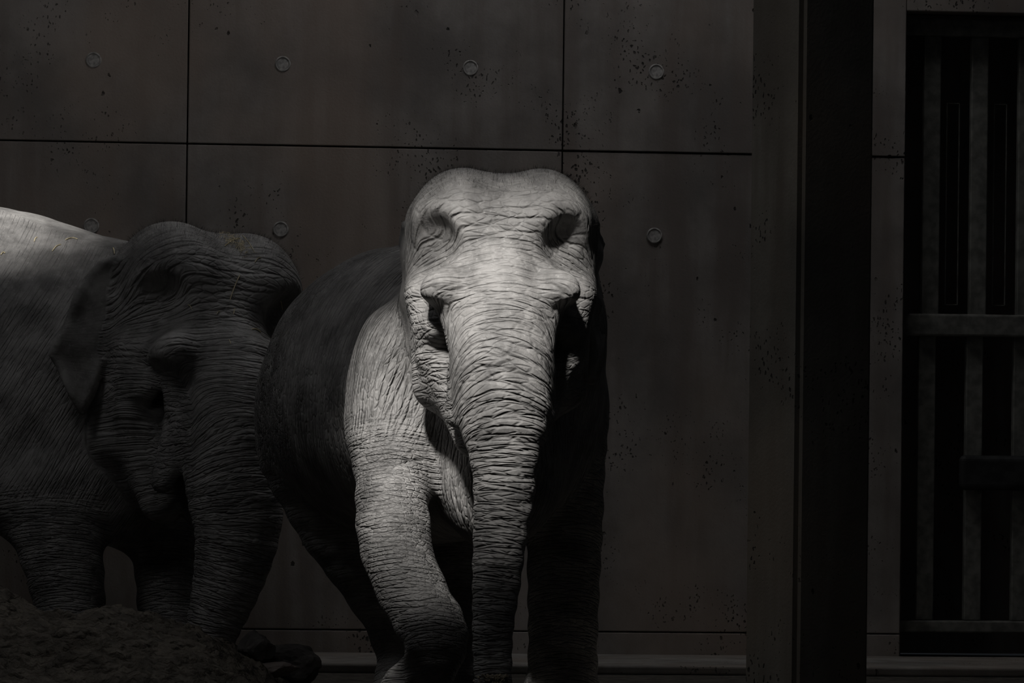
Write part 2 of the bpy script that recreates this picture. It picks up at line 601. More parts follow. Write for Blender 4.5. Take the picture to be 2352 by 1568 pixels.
class Vol:
    def __init__(self, lo, hi, h):
        self.lo = np.array(lo, float)
        self.h = h
        self.n = np.ceil((np.array(hi) - self.lo) / h).astype(int) + 1
        self.F = np.full(self.n, 5.0, np.float32)
        self.ax = [(self.lo[i] + h * np.arange(self.n[i])).astype(np.float32) for i in range(3)]

    def block(self, lo, hi):
        s = []
        for i in range(3):
            a = max(0, int((lo[i] - self.lo[i]) / self.h))
            b = min(self.n[i], int((hi[i] - self.lo[i]) / self.h) + 2)
            s.append(slice(a, max(a, b)))
        s = tuple(s)
        P = (self.ax[0][s[0]][:, None, None], self.ax[1][s[1]][None, :, None], self.ax[2][s[2]][None, None, :])
        return s, P

    def union(self, f, lo, hi, k):
        m = k + 3 * self.h
        s, P = self.block(np.array(lo) - m, np.array(hi) + m)
        self.F[s] = smin(self.F[s], f(P).astype(np.float32), k)

    def ell(self, c, r, k):
        c, r = np.array(c), np.array(r)
        self.union(lambda p: ellipsoid(p, c, r), c - r, c + r, k)

    def tube(self, S, k):
        R = S[:, 3].max()
        self.union(lambda p: tube(p, S), S[:, :3].min(0) - R, S[:, :3].max(0) + R, k)

    def mesh(self):
        F = self.F
        ins = F < 0
        ins[0] = ins[-1] = False
        ins[:, 0] = ins[:, -1] = False
        ins[:, :, 0] = ins[:, :, -1] = False
        nx, ny, nz = F.shape
        cnt = np.zeros((nx - 1, ny - 1, nz - 1), np.int8)
        for i in (0, 1):
            for j in (0, 1):
                for k in (0, 1):
                    cnt += ins[i:nx - 1 + i, j:ny - 1 + j, k:nz - 1 + k]
        act = (cnt > 0) & (cnt < 8)
        idx = np.argwhere(act)
        vid = np.full(act.shape, -1, np.int32)
        vid[act] = np.arange(len(idx))
        cor = [(i, j, k) for i in (0, 1) for j in (0, 1) for k in (0, 1)]
        val = np.stack([F[idx[:, 0] + c[0], idx[:, 1] + c[1], idx[:, 2] + c[2]] for c in cor], 1)
        sg = np.stack([ins[idx[:, 0] + c[0], idx[:, 1] + c[1], idx[:, 2] + c[2]] for c in cor], 1)
        acc = np.zeros((len(idx), 3))
        num = np.zeros(len(idx))
        for a in range(8):
            for b in range(a + 1, 8):
                ca, cb = np.array(cor[a]), np.array(cor[b])
                if np.abs(ca - cb).sum() != 1:
                    continue
                m = sg[:, a] != sg[:, b]
                den = val[:, a] - val[:, b]
                t = np.clip(val[:, a] / np.where(np.abs(den) < 1e-9, 1e-9, den), 0, 1)
                acc[m] += ca + t[m, None] * (cb - ca)
                num[m] += 1
        V = self.lo + self.h * (idx + acc / np.maximum(num, 1)[:, None])
        quads = []
        for ax_ in range(3):
            o1, o2 = (ax_ + 1) % 3, (ax_ + 2) % 3
            sl0 = [slice(1, -1)] * 3
            sl1 = [slice(1, -1)] * 3
            sl1[ax_] = slice(2, None)
            A, B = ins[tuple(sl0)], ins[tuple(sl1)]
            for flip, mm in ((False, A & ~B), (True, ~A & B)):
                e = np.argwhere(mm) + 1
                if not len(e):
                    continue
                d1, d2 = np.zeros(3, int), np.zeros(3, int)
                d1[o1] = 1
                d2[o2] = 1
                q = [e - d1 - d2, e - d2, e, e - d1]
                q = [vid[c[:, 0], c[:, 1], c[:, 2]] for c in q]
                if flip:
                    q = q[::-1]
                quads.append(np.stack(q, 1))
        Q = np.vstack(quads)
        Q = Q[(Q >= 0).all(1)]
        return V, Q


def relax(V, Q, it=2, lam=0.5):
    a = np.concatenate([Q[:, i] for i in range(4)])
    b = np.concatenate([Q[:, (i + 1) % 4] for i in range(4)])
    n = len(V)
    deg = np.bincount(a, minlength=n) + np.bincount(b, minlength=n)
    for _ in range(it):
        new = np.empty_like(V)
        for c in range(3):
            new[:, c] = np.bincount(a, V[b, c], n) + np.bincount(b, V[a, c], n)
        new /= np.maximum(deg, 1)[:, None]
        V = V + lam * (new - V)
    return V


def vnormals(V, Q):
    fn = np.cross(V[Q[:, 2]] - V[Q[:, 0]], V[Q[:, 3]] - V[Q[:, 1]])
    N = np.zeros_like(V)
    for i in range(4):
        for c in range(3):
            N[:, c] += np.bincount(Q[:, i], fn[:, c], len(V))
    return N / (np.linalg.norm(N, axis=1)[:, None] + 1e-12)


_TAB = RNG.random((32, 32, 32)).astype(np.float32)


def vnoise(P, s):
    p = P * s
    i = np.floor(p).astype(int)
    f = p - i
    f = f * f * (3 - 2 * f)
    r = 0
    for a in (0, 1):
        for b in (0, 1):
            for c in (0, 1):
                w = (f[:, 0] if a else 1 - f[:, 0]) * (f[:, 1] if b else 1 - f[:, 1]) * (f[:, 2] if c else 1 - f[:, 2])
                r = r + w * _TAB[(i[:, 0] + a) & 31, (i[:, 1] + b) & 31, (i[:, 2] + c) & 31]
    return r - 0.5


def sstep(x, a, b):
    t = np.clip((x - a) / (b - a), 0, 1)
    return t * t * (3 - 2 * t)

# ---- the head, in its own frame: x to the side, -y to the face, z up, origin between the brows


EAR = np.array([(0.00, 0.24), (0.05, 0.34), (0.16, 0.36), (0.30, 0.31), (0.42, 0.18), (0.45, 0.02), (0.39, -0.12),
                (0.30, -0.24), (0.21, -0.37), (0.17, -0.385), (0.135, -0.33), (0.10, -0.20), (0.05, -0.08), (0.00, 0.0)])


def poly2d(u, v, P):
    d = None
    s = None
    n = len(P)
    for i in range(n):
        a, b = P[i], P[i - 1]
        ex, ey = b[0] - a[0], b[1] - a[1]
        wx, wy = u - a[0], v - a[1]
        t = np.clip((wx * ex + wy * ey) / (ex * ex + ey * ey), 0, 1)
        dd = (wx - ex * t) ** 2 + (wy - ey * t) ** 2
        d = dd if d is None else np.minimum(d, dd)
        c1, c2, c3 = v >= a[1], v < b[1], ex * wy > ey * wx
        fl = (c1 & c2 & c3) | (~c1 & ~c2 & ~c3)
        s = fl if s is None else s ^ fl
    return np.where(s, -1.0, 1.0) * np.sqrt(d)


def ear_sdf(p, sgn, flare, pts, out, ruffle, tuck, back):
    """thin curved ear leaf hinged at the side of the head, swept back"""
    x, y, z = p[0] * sgn, p[1], p[2]
    x, y, z = np.broadcast_arrays(x - out, y - back, z)
    cf, sf = math.cos(flare), math.sin(flare)
    u = y * cf + x * sf
    w = -y * sf + x * cf
    v = z
    d2 = poly2d(u, v, pts)
    bend = 0.05 * np.sin(np.clip(u, 0, 0.5) * 6.5) - tuck * np.clip(-v, 0, 0.5) ** 1.5 + ruffle * np.sin(v * 34 + 2.2 * np.sin(u * 9)) * sstep(u, 0.05, 0.22)
    rim = 0.012 * np.exp(-((d2 + 0.02) / 0.02) ** 2)
    dw = np.abs(w - bend) - (0.014 + rim)
    return smax(d2, dw, 0.02)


def head_sdf(p):
    ax = np.abs(p[0])
    q = (ax, p[1], p[2])
    d = ellipsoid(q, (0, 0.26, 0.13), (0.355, 0.36, 0.31))
    d = smin(d, ellipsoid(q, (0.150, 0.16, 0.285), (0.205, 0.25, 0.215)), 0.05)
    d = smin(d, ellipsoid(q, (0.0, 0.18, 0.27), (0.20, 0.22, 0.21)), 0.04)
    # rolled ridge across the forehead
    d = smin(d, rcone(q, (0.0, 0.035, 0.30), (0.24, 0.075, 0.285), 0.105, 0.085), 0.07)
    # sides of the skull behind the temples
    d = smin(d, rcone(q, (0.285, 0.20, 0.28), (0.285, 0.17, 0.02), 0.085, 0.075), 0.06)
    # nose bridge widening to the trunk
    d = smin(d, rcone(q, (0, 0.05, 0.22), (0, -0.055, 0.0), 0.12, 0.165), 0.09)
    d = smin(d, rcone(q, (0, -0.055, 0.0), (0, -0.12, -0.22), 0.165, 0.188), 0.06)
    d = smin(d, rcone(q, (0.09, 0.03, 0.12), (0.20, -0.055, 0.045), 0.09, 0.075), 0.07)
    # brows
    d = smin(d, ellipsoid(q, (0.232, -0.115, 0.028), (0.088, 0.10, 0.080)), 0.06)
    # cheek and jaw
    d = smin(d, rcone(q, (0.275, 0.17, 0.00), (0.24, 0.20, -0.34), 0.08, 0.10), 0.06)
    d = smin(d, rcone(q, (0.17, 0.10, -0.30), (0.09, 0.04, -0.54), 0.11, 0.085), 0.07)
    d = smin(d, ellipsoid(q, (0.0, 0.20, -0.33), (0.24, 0.2, 0.28)), 0.08)
    # tusk sheaths at the foot of the face
    d = smin(d, rcone(q, (0.135, -0.11, -0.33), (0.165, -0.115, -0.46), 0.06, 0.045), 0.06)
    # hollows: temples, eye sockets
    d = smax(d, -rcone(q, (0.275, -0.055, 0.205), (0.352, -0.06, 0.085), 0.10, 0.085), 0.07)
    d = smax(d, -rcone(q, (0.252, -0.125, -0.085), (0.232, -0.115, -0.20), 0.044, 0.028), 0.07)
    # skin running down from the brow to the side of the trunk
    d = smin(d, rcone(q, (0.195, -0.10, 0.0), (0.165, -0.115, -0.17), 0.062, 0.04), 0.05)
    # lids, and the fold of skin behind the eye
    d = smin(d, ellipsoid(q, (0.246, 0.0, -0.115), (0.055, 0.065, 0.06)), 0.04)
    d = smin(d, rcone(q, (0.295, 0.075, 0.0), (0.272, 0.06, -0.22), 0.055, 0.045), 0.09)
    return d


def to_head(pts, R, o, k):
    """world arrays (broadcastable or N) to head coordinates"""
    x, y, z = pts[0] - o[0], pts[1] - o[1], pts[2] - o[2]
    return tuple((R[0][i] * x + R[1][i] * y + R[2][i] * z) / k for i in range(3))


def build_elephant(name, lo, hi, h, R, ho, hk, trunk_pts, body_fn, legs, guide_head, freq, bodyax, mat, ear_par, pebble, body_amp, tilt):
    R = np.array(R)
    vol = Vol(lo, hi, h)
    body_fn(vol)
    LS = [spline(l, 5) for l in legs]
    for S in LS:
        vol.tube(S, 0.10)
    c = np.array(ho)
    vol.union(lambda p: hk * head_sdf(to_head(p, R, ho, hk)), c - 0.75 * hk, c + 0.75 * hk, 0.07)
    TS = spline(trunk_pts, 6)
    vol.tube(TS, 0.05)
    for sgn, (flare, pts, out, ruf, tk, bk) in zip((-1, 1), ear_par):
        vol.union(lambda p: hk * ear_sdf(to_head(p, R, ho, hk), sgn, flare, pts, out, ruf, tk, bk), c - 0.95 * hk, c + 0.95 * hk, 0.02)
    V, Q = vol.mesh()
    del vol
    V = relax(V, Q, 2, 0.4)
    N = vnormals(V, Q)
    # ---- regions
    pv = (V[:, 0], V[:, 1], V[:, 2])
    hl = to_head(pv, R, ho, hk)
    dh = hk * head_sdf(hl)
    dt = tube(pv, TS)
    is_head = (np.minimum(dh, dt) < 0.03)
    for sgn, (flare, pts, out, ruf, tk, bk) in zip((-1, 1), ear_par):
        de = hk * ear_sdf(hl, sgn, flare, pts, out, ruf, tk, bk)
        is_ear = de < 0.012 if sgn == -1 else (is_ear | (de < 0.012))
    is_ear &= ~(dh < 0.015)
    # ---- wrinkle coordinates: along and around the trunk, fanning over the face above it
    GP = TS[:, :3].copy()
    GP = np.vstack([GP[0] - 0.6 * (GP[1] - GP[0]) / np.linalg.norm(GP[1] - GP[0]), GP])
    best = np.full(len(V), 1e9)
    sarc = np.zeros(len(V))
    off = np.zeros_like(V)
    tang = np.zeros_like(V)
    L = -0.6
    for i in range(len(GP) - 1):
        a, b = GP[i], GP[i + 1]
        e = b - a
        ln = np.linalg.norm(e)
        t = np.clip(((V - a) @ e) / ln ** 2, 0, 1)
        o_ = V - a - t[:, None] * e
        d = (o_ ** 2).sum(1)
        m = d < best
        best[m] = d[m]
        sarc[m] = L + t[m] * ln
        off[m] = o_[m]
        tang[m] = e / ln
        L += ln
    rr = np.sqrt(best)
    side_v = R[:, 0]
    e1 = np.broadcast_to(side_v, V.shape)
    e1 = e1 - tang * (e1 * tang).sum(1)[:, None]
    e1 /= np.linalg.norm(e1, axis=1)[:, None]
    e2 = np.cross(tang, e1)
    a1, a2 = (off * e1).sum(1), (off * e2).sum(1)
    fs = np.sign((R @ np.array([0, -1.0, 0])) @ np.cross(np.array([0, 0, -1.0]), side_v))
    ang = np.arctan2(a1, a2 * fs)
    cc = ang * np.clip(rr, 0.05, 0.42)
    phi = np.arctan2(hl[2] + 0.10, 0.30 - hl[1])
    s_h = -0.52 * hk * phi
    c_h = 0.33 * hk * np.arctan2(hl[0], 0.30 - hl[1])
    wt = sstep(hl[2], 0.06, -0.20)
    sarc = s_h * (1 - wt) + sarc * wt
    cc = c_h * (1 - wt) + cc * wt
    st = sarc
    arch = 1.7 * (1 - sstep(st, 0.25, 0.6)) * sstep(st, -0.35, 0.0)
    s_eff = sarc - arch * np.clip(cc, -0.3, 0.3) ** 2
    # accumulate the wrinkle frequency along the guide
    gx = np.linspace(-1.6, L + 0.2, 500)
    fr = np.interp(gx, [f[0] for f in freq], [f[1] for f in freq])
    cum = np.concatenate([[0], np.cumsum((fr[1:] + fr[:-1]) / 2 * np.diff(gx))])
    su = np.interp(s_eff, gx, cum)
    cu = cc * np.interp(st, [-0.2, 0.1, 0.6, 1.5], [5, 3.2, 2.8, 4.0])
    # ---- body: folds run up and down the barrel
    bo, bd = np.array(bodyax[0]), np.array(bodyax[1])
    al = (V - bo) @ bd
    wz = V[:, 2]
    pb = sstep(al, pebble[0], pebble[1])
    lat = np.abs((V - bo) @ np.array([bd[1], -bd[0], 0]))
    su_b = (al + 0.9 * lat) * 32 + tilt * (wz - 1.2) + 1.4 * (wz - 1.2) ** 2
    cu_b = (wz - 1.2) * (5 + 10 * pb)
    A = np.zeros((len(V), 3), np.float32)
    hd = is_head | is_ear
    A[:, 0] = np.where(hd, su, su_b + 200)
    A[:, 1] = np.where(hd, cu, cu_b)
    B = np.zeros((len(V), 3), np.float32)
    wb = np.zeros(len(V))
    for j, (S, zt) in enumerate(zip(LS, [l[0][2] for l in legs])):
        d = tube(pv, S)
        bb = np.full(len(V), 1e9)
        cx = np.zeros((len(V), 3))
        for i in range(len(S) - 1):
            a, b = S[i, :3], S[i + 1, :3]
            e = b - a
            t = np.clip(((V - a) @ e) / (e @ e), 0, 1)
            o_ = V - a - t[:, None] * e
            dd = (o_ ** 2).sum(1)
            m = dd < bb
            bb[m] = dd[m]
            cx[m] = o_[m]
        an = np.arctan2(cx[:, 0], -cx[:, 1])
        w = sstep(d, 0.07, 0.015) * sstep(wz, zt + 0.12, zt - 0.16)
        w = np.where(hd, 0, w)
        m = w > wb
        B[m, 0] = (V[m, 2] - 0.12 * np.cos(an[m]) * 0.4) * 58 + j * 57
        B[m, 1] = an[m] * 0.16 * 6.5
        wb = np.maximum(wb, w)
    amp = np.ones(len(V))
    amp = np.where(is_ear, 0.03, amp)
    hz = hl[2]
    amp = np.where(dt < 0.03, np.interp(st, [0.0, 0.4, 0.8], [0.62, 0.8, 1.0]), amp)
    only_head = is_head & (dt > 0.03)
    amp = np.where(only_head, np.interp(hz, [-0.5, -0.1, 0.1, 0.3, 0.45], [0.5, 0.5, 0.6, 0.75, 0.4]), amp)
    ft = sstep(wz, 0.45, 0.15) * (wb > 0.3)
    amp = amp * (1 - 0.5 * ft)
    amp = np.where(~hd, amp * (wb + (1 - wb) * (body_amp + 0.8 * pb)), amp)
    ringw = np.where(hd, sstep(st, -0.22, 0.05), 0)
    seam = np.minimum(dh, dt) - 0.03
    amp = amp * np.where(is_ear, 1, 0.05 + 0.95 * sstep(np.abs(seam), 0.004, 0.022))
    # ---- real relief: loose skin folds on neck and barrel, rings on the trunk
    disp = 0.0035 * vnoise(V, 9.0)
    fold = np.sin(su_b * 0.55 + 5.0 * vnoise(V, 2.6)) * 0.0035
    disp = disp + np.where(hd, 0, fold * (1 - wb))
    ring = np.sin(su * 2 * math.pi * 0.33 + 4.0 * vnoise(V, 5.0)) * 0.0022 * sstep(st, 0.05, 0.25)
    disp = disp + np.where(dt < 0.03, ring, 0)
    legf = np.sin(B[:, 0] * 0.9 + 6 * vnoise(V, 4.0)) * 0.003 * wb
    disp = disp + legf
    V = V + N * disp[:, None]
    me = mesh_np(name, V, Q)
    for nm, arr in (('wrinkle_a', A), ('wrinkle_b', B)):
        at = me.attributes.new(nm, 'FLOAT_VECTOR', 'POINT')
        at.data.foreach_set('vector', arr.ravel())
    for nm, arr in (('weight_b', wb), ('amp', amp), ('ring', ringw)):
        at = me.attributes.new(nm, 'FLOAT', 'POINT')
        at.data.foreach_set('value', arr.astype(np.float32))
    me.materials.append(mat)
    return me, V, Q, N, hl, hd & ~is_ear


def hair_mesh(name, V, N, w, count, length, thick):
    idx = RNG.choice(len(V), size=count, p=w / w.sum(), replace=True)
    vs, fs = [], []
    for i in idx:
        p = Vector(V[i]) + Vector(RNG.normal(0, 0.004, 3))
        n = Vector(N[i])
        d = (n + Vector(RNG.normal(0, 0.28, 3)) + Vector((0, 0, 0.12))).normalized()
        s = d.orthogonal().normalized()
        t = d.cross(s)
        l = length * RNG.uniform(0.45, 1.25)
        b = len(vs)
        p = p - n * 0.006
        mid = p + d * l * 0.55 + s * l * 0.05
        for k in range(3):
            a = k * 2.094
            vs.append(p + (s * math.cos(a) + t * math.sin(a)) * thick)
        for k in range(3):
            a = k * 2.094
            vs.append(mid + (s * math.cos(a) + t * math.sin(a)) * thick * 0.7)
        vs.append(p + d * l + s * l * 0.16)
        for k in range(3):
            k2 = (k + 1) % 3
            fs.append((b + k, b + k2, b + 3 + k2))
            fs.append((b + k, b + 3 + k2, b + 3 + k))
            fs.append((b + 3 + k, b + 3 + k2, b + 6))
    return mesh_np(name, [tuple(v) for v in vs], fs, True)


def sphere_mesh(name, r, seg=20):
    bm = bmesh.new()
    bmesh.ops.create_uvsphere(bm, u_segments=seg, v_segments=seg // 2 + 2, radius=r)
    for f in bm.faces:
        f.smooth = True
    me = bpy.data.meshes.new(name)
    bm.to_mesh(me)
    bm.free()
    return me


def rows_px(rows):
    """(px, py, Y, half width in px) -> (x, y, z, r)"""
    out = []
    for px, py, Y, hw in rows:
        p = W(px, py, Y)
        out.append((p.x, p.y, p.z, hw / SCL(Y)))
    return out


def finish_elephant(root, me, V, N, hl, hmask, R, ho, hk, hair_n):
    base = root.location
    for nm, m_, mt in (('body', me, None),):
        o = link(nm, m_, mt, root)
        o.matrix_parent_inverse = Matrix.Translation(base).inverted()
    R3 = np.array(R)
    for sgn in (-1, 1):
        e = link('eye', sphere_mesh('eye', 0.022 * hk), M_EYE, root)
        p = np.array(ho) + hk * (R3 @ np.array([sgn * 0.246, -0.042, -0.118]))
        e.location = Vector(p) - base
    w = np.where(hmask & (hl[1] > -0.05), np.clip((hl[2] - 0.22) / 0.25, 0, 1) ** 1.6, 0) + 1e-9 * hmask
    hm = hair_mesh('hair', V, N, w, hair_n, 0.026 * hk, 0.00045)
    ho_ = link('hair', hm, M_HAIR, root)
    ho_.matrix_parent_inverse = Matrix.Translation(base).inverted()
    tag(ho_, 'sparse short dark bristles on the crown', kind='stuff')


GUIDE = [(0, 0.45, 0.36), (0, 0.22, 0.30), (0, 0.09, 0.20), (0, 0.0, 0.05), (0, -0.055, -0.10)]

# ------------------------------------------------------------------ elephant walking towards the camera
HO_A = W(1150, 680, 0.0)
RA = Matrix.Rotation(math.radians(0), 3, 'Z')
trunk_a = rows_px([(1156, 742, -0.10, 104), (1157, 810, -0.125, 112), (1158, 880, -0.14, 115), (1159, 945, -0.15, 108),
                   (1160, 1005, -0.16, 92), (1160, 1070, -0.17, 77), (1156, 1160, -0.19, 69), (1148, 1250, -0.21, 61),
                   (1139, 1350, -0.23, 55), (1132, 1450, -0.25, 48), (1132, 1530, -0.26, 45), (1134, 1600, -0.28, 42),
                   (1138, 1640, -0.30, 34)])


def body_a(vol):
    ch = W(1106, 930, 0.95)
    mid = W(1010, 850, 1.6)
    S = spline([(ch.x, 0.95, 1.24, 0.47), (-0.28, 1.5, 1.29, 0.60), (-0.44, 2.05, 1.30, 0.62), (-0.50, 2.5, 1.27, 0.50)], 5)
    vol.tube(S, 0.05)
    vol.ell((ch.x - 0.01, 0.80, 1.22), (0.47, 0.42, 0.50), 0.12)
    # neck, throat and brisket
    vol.tube(spline([(HO_A.x, 0.30, 1.78, 0.30), (HO_A.x, 0.62, 1.55, 0.42), (ch.x, 0.95, 1.35, 0.46)], 4), 0.10)
    vol.ell((-0.05, 0.48, 1.02), (0.26, 0.24, 0.34), 0.14)
    # haunches
    vol.ell((-0.80, 2.25, 1.20), (0.27, 0.36, 0.36), 0.12)
    vol.ell((-0.20, 2.35, 1.15), (0.3, 0.36, 0.40), 0.12)
    # shoulder blade on the walking side
    p = W(880, 930, 0.62)
    vol.ell(p, (0.14, 0.28, 0.36), 0.14)
    # tail
    vol.tube(spline([(-0.50, 3.0, 1.45, 0.05), (-0.52, 3.12, 1.1, 0.03), (-0.5, 3.1, 0.6, 0.02)], 4), 0.04)


def leg_rows(rows):
    return rows_px(rows)


leg_a1 = leg_rows([(908, 985, 0.52, 98), (900, 1110, 0.36, 84), (906, 1230, 0.20, 86), (930, 1320, 0.08, 80),
                   (966, 1395, 0.0, 78), (1000, 1462, -0.07, 76), (985, 1535, 0.06, 62), (945, 1580, 0.26, 66), (925, 1630, 0.34, 74)])
leg_a2 = leg_rows([(1270, 960, 0.95, 112), (1290, 1090, 0.95, 98), (1296, 1220, 0.95, 88), (1294, 1380, 0.95, 82),
                   (1292, 1520, 0.95, 80), (1290, 1600, 0.93, 90), (1289, 1634, 0.92, 94)])
leg_a3 = leg_rows([(745, 1040, 2.25, 140), (785, 1180, 2.22, 112), (850, 1310, 2.2, 86), (905, 1420, 2.25, 70),
                   (932, 1520, 2.28, 66), (930, 1568, 2.22, 74), (930, 1582, 2.2, 76)])
leg_a4 = leg_rows([(1040, 1100, 2.4, 130), (1040, 1240, 2.4, 96), (1042, 1400, 2.5, 74), (1045, 1520, 2.5, 74), (1045, 1576, 2.45, 80)])

ear_a = ((0.02, EAR * np.array([1.0, 0.85]), 0.325, 0.006, 0.45, 0.20), (0.05, EAR * np.array([1.0, 0.88]), 0.312, 0.012, 0.03, 0.20))
me_a, V_a, Q_a, N_a, hl_a, hm_a = build_elephant(
    'body', (-1.45, -0.75, 0.0), (0.75, 3.25, 2.35), 0.0125, RA, np.array(HO_A), 1.0, trunk_a, body_a,
    [leg_a1, leg_a2, leg_a3, leg_a4], GUIDE,
    [(-0.6, 26), (-0.2, 30), (0.0, 24), (0.3, 22), (0.5, 27), (0.9, 33), (1.4, 46)],
    ((-0.1, 0.9, 1.2), (-0.25, 0.968, 0)), M_SKIN_A, ear_a, (0.75, 1.1), 0.7, 4.0)
root_a = bpy.data.objects.new('elephant', None)
COL.objects.link(root_a)
root_a.location = (-0.1, 0.9, 0)
tag(root_a, 'lighter grey elephant stepping forward with its trunk hanging straight down', 'elephant', 'elephants')
finish_elephant(root_a, me_a, V_a, N_a, hl_a, hm_a, RA, HO_A, 1.0, 2800)

# toenails of the lifted forefoot and the standing one
for fx, fy, rr_, ca in ((leg_a1[-1][0], leg_a1[-1][1], leg_a1[-1][3], 0.0), (leg_a2[-1][0], leg_a2[-1][1], leg_a2[-1][3], 0.0)):
    for k in (-2, -1, 0, 1, 2):
        a = k * 0.55
        nl = sphere_mesh('toenail', 1.0, 12)
        nl.transform(Matrix.Diagonal((0.030, 0.014, 0.036, 1)))
        o = link('toenail', nl, M_NAIL, root_a)
        o.location = Vector((fx + math.sin(a) * rr_ * 0.98, fy - math.cos(a) * rr_ * 0.98, 0.045)) - root_a.location
        o.rotation_euler = (0, 0, a)

# crumbs of mud stuck to the trunk tip
vs, fs = [], []
for k in range(90):
    p = W(1133 + random.gauss(0, 18), 1553 + abs(random.gauss(0, 8)) - 4, -0.335)
    tp = trunk_a[-3]
    v = Vector((p.x - tp[0], p.y - tp[1], 0))
    q = Vector((tp[0], tp[1], p.z)) + Vector((v.x, -math.sqrt(max(0.0001, (tp[3] + 0.013) ** 2 - min(v.x ** 2, tp[3] ** 2 * 0.9))), 0))
    s = random.uniform(0.003, 0.009)
    b = len(vs)
    R_ = Euler([random.uniform(0, 6) for _ in range(3)]).to_matrix()
    for c in ((1, 0, 0), (-1, 0, 0), (0, 1, 0), (0, -1, 0), (0, 0, 1), (0, 0, -1)):
        vs.append(tuple(q + R_ @ Vector(c) * s * random.uniform(0.5, 1.3)))
    for i, j in ((0, 2), (2, 1), (1, 3), (3, 0)):
        fs.append((b + i, b + j, b + 4))
        fs.append((b + j, b + i, b + 5))
o = link('mud_crumbs', mesh_np('mud_crumbs', vs, fs, False), M_CRUMB)
tag(o, 'pale crumbs of mud stuck to the trunk tip', 'mud', kind='stuff')

# ------------------------------------------------------------------ elephant turned sideways, behind
HK = 1.2
YB = 3.45
HO_B = W(486, 833, YB)
RB = Matrix.Rotation(math.radians(27), 3, 'Z') @ Matrix.Rotation(math.radians(7), 3, 'Y') @ Matrix.Rotation(math.radians(6), 3, 'X')
trunk_b = rows_px([(545, 850, YB - 0.15, 95), (540, 920, YB - 0.20, 108), (532, 1000, YB - 0.24, 112), (532, 1070, YB - 0.26, 112),
                   (541, 1140, YB - 0.28, 110), (546, 1210, YB - 0.29, 100), (534, 1290, YB - 0.30, 88), (512, 1370, YB - 0.31, 74),
                   (490, 1440, YB - 0.32, 62), (478, 1510, YB - 0.33, 52), (485, 1560, YB - 0.36, 44)])
FWD = Vector((0.866, -0.5, 0))


def body_b(vol):
    S = spline([(-1.98, 4.12, 1.36, 0.58), (-2.38, 4.30, 1.47, 0.68), (-2.9, 4.50, 1.47, 0.71), (-3.5, 4.70, 1.36, 0.62)], 5)
    vol.tube(S, 0.05)
    nb = HO_B + RB @ Vector((0, 0.32, 0.05))
    vol.tube(spline([(nb.x, nb.y + 0.06, nb.z, 0.34), (-1.72, 4.0, 1.58, 0.41), (-2.05, 4.15, 1.45, 0.56)], 4), 0.12)
    vol.ell((-1.78, 3.88, 1.0), (0.36, 0.34, 0.40), 0.15)
    vol.ell((-2.25, 3.78, 1.10), (0.30, 0.25, 0.45), 0.15)
    vol.ell((-3.55, 4.30, 1.10), (0.38, 0.3, 0.45), 0.15)
    vol.ell((-3.45, 5.0, 1.10), (0.38, 0.26, 0.45), 0.15)
    vol.tube(spline([(-4.05, 4.95, 1.5, 0.06), (-4.2, 5.0, 1.1, 0.03), (-4.18, 5.0, 0.6, 0.02)], 4), 0.04)


leg_b1 = leg_rows([(110, 1130, 3.72, 128), (140, 1260, 3.66, 98), (160, 1400, 3.62, 82), (160, 1520, 3.60, 80), (160, 1566, 3.56, 90)])
leg_b2 = leg_rows([(360, 1150, 4.0, 110), (385, 1270, 3.95, 84), (392, 1400, 3.92, 76), (392, 1510, 3.90, 76), (392, 1556, 3.88, 84)])
leg_b3 = [(-3.55, 4.25, 0.95, 0.28), (-3.65, 4.25, 0.6, 0.19), (-3.72, 4.3, 0.3, 0.15), (-3.70, 4.28, 0.12, 0.16)]
leg_b4 = [(-3.45, 4.95, 0.95, 0.28), (-3.35, 4.95, 0.6, 0.19), (-3.40, 5.0, 0.3, 0.15), (-3.38, 4.98, 0.12, 0.16)]
EAR_B = np.array([(-0.03, 0.12), (-0.03, 0.34), (0.06, 0.345), (0.12, 0.31), (0.18, 0.21), (0.21, 0.06), (0.25, -0.07),
                  (0.21, -0.115), (0.16, -0.19), (0.10, -0.275), (0.075, -0.28), (0.05, -0.20), (0.03, -0.08), (-0.03, 0.0)])
ear_b = ((1.05, EAR_B, 0.325, 0.013, 0.05, 0.15), (0.05, EAR, 0.345, 0.004, 0.1, 0.19))
me_b, V_b, Q_b, N_b, hl_b, hm_b = build_elephant(
    'body', (-4.4, 2.7, 0.0), (-0.65, 5.45, 2.45), 0.0145, RB, np.array(HO_B), HK, trunk_b, body_b,
    [leg_b1, leg_b2, leg_b3, leg_b4], GUIDE,
    [(-0.6, 26), (-0.2, 30), (0.0, 26), (0.3, 30), (0.5, 34), (0.9, 38), (1.4, 46)],
    ((-2.0, 3.95, 1.2), (-0.866, 0.5, 0)), M_SKIN_B, ear_b, (5, 6), 0.32, 26.0)
root_b = bpy.data.objects.new('elephant', None)
COL.objects.link(root_b)
root_b.location = (-2.2, 4.1, 0)
tag(root_b, 'darker elephant with straw on its crown and head turned aside', 'elephant', 'elephants')
finish_elephant(root_b, me_b, V_b, N_b, hl_b, hm_b, RB, HO_B, HK, 2800)

# ------------------------------------------------------------------ straw on the head and back
bvh_b = BVHTree.FromPolygons([tuple(v) for v in V_b], Q_b.tolist())
CAM_P = Vector((0, -20, CAM_H))


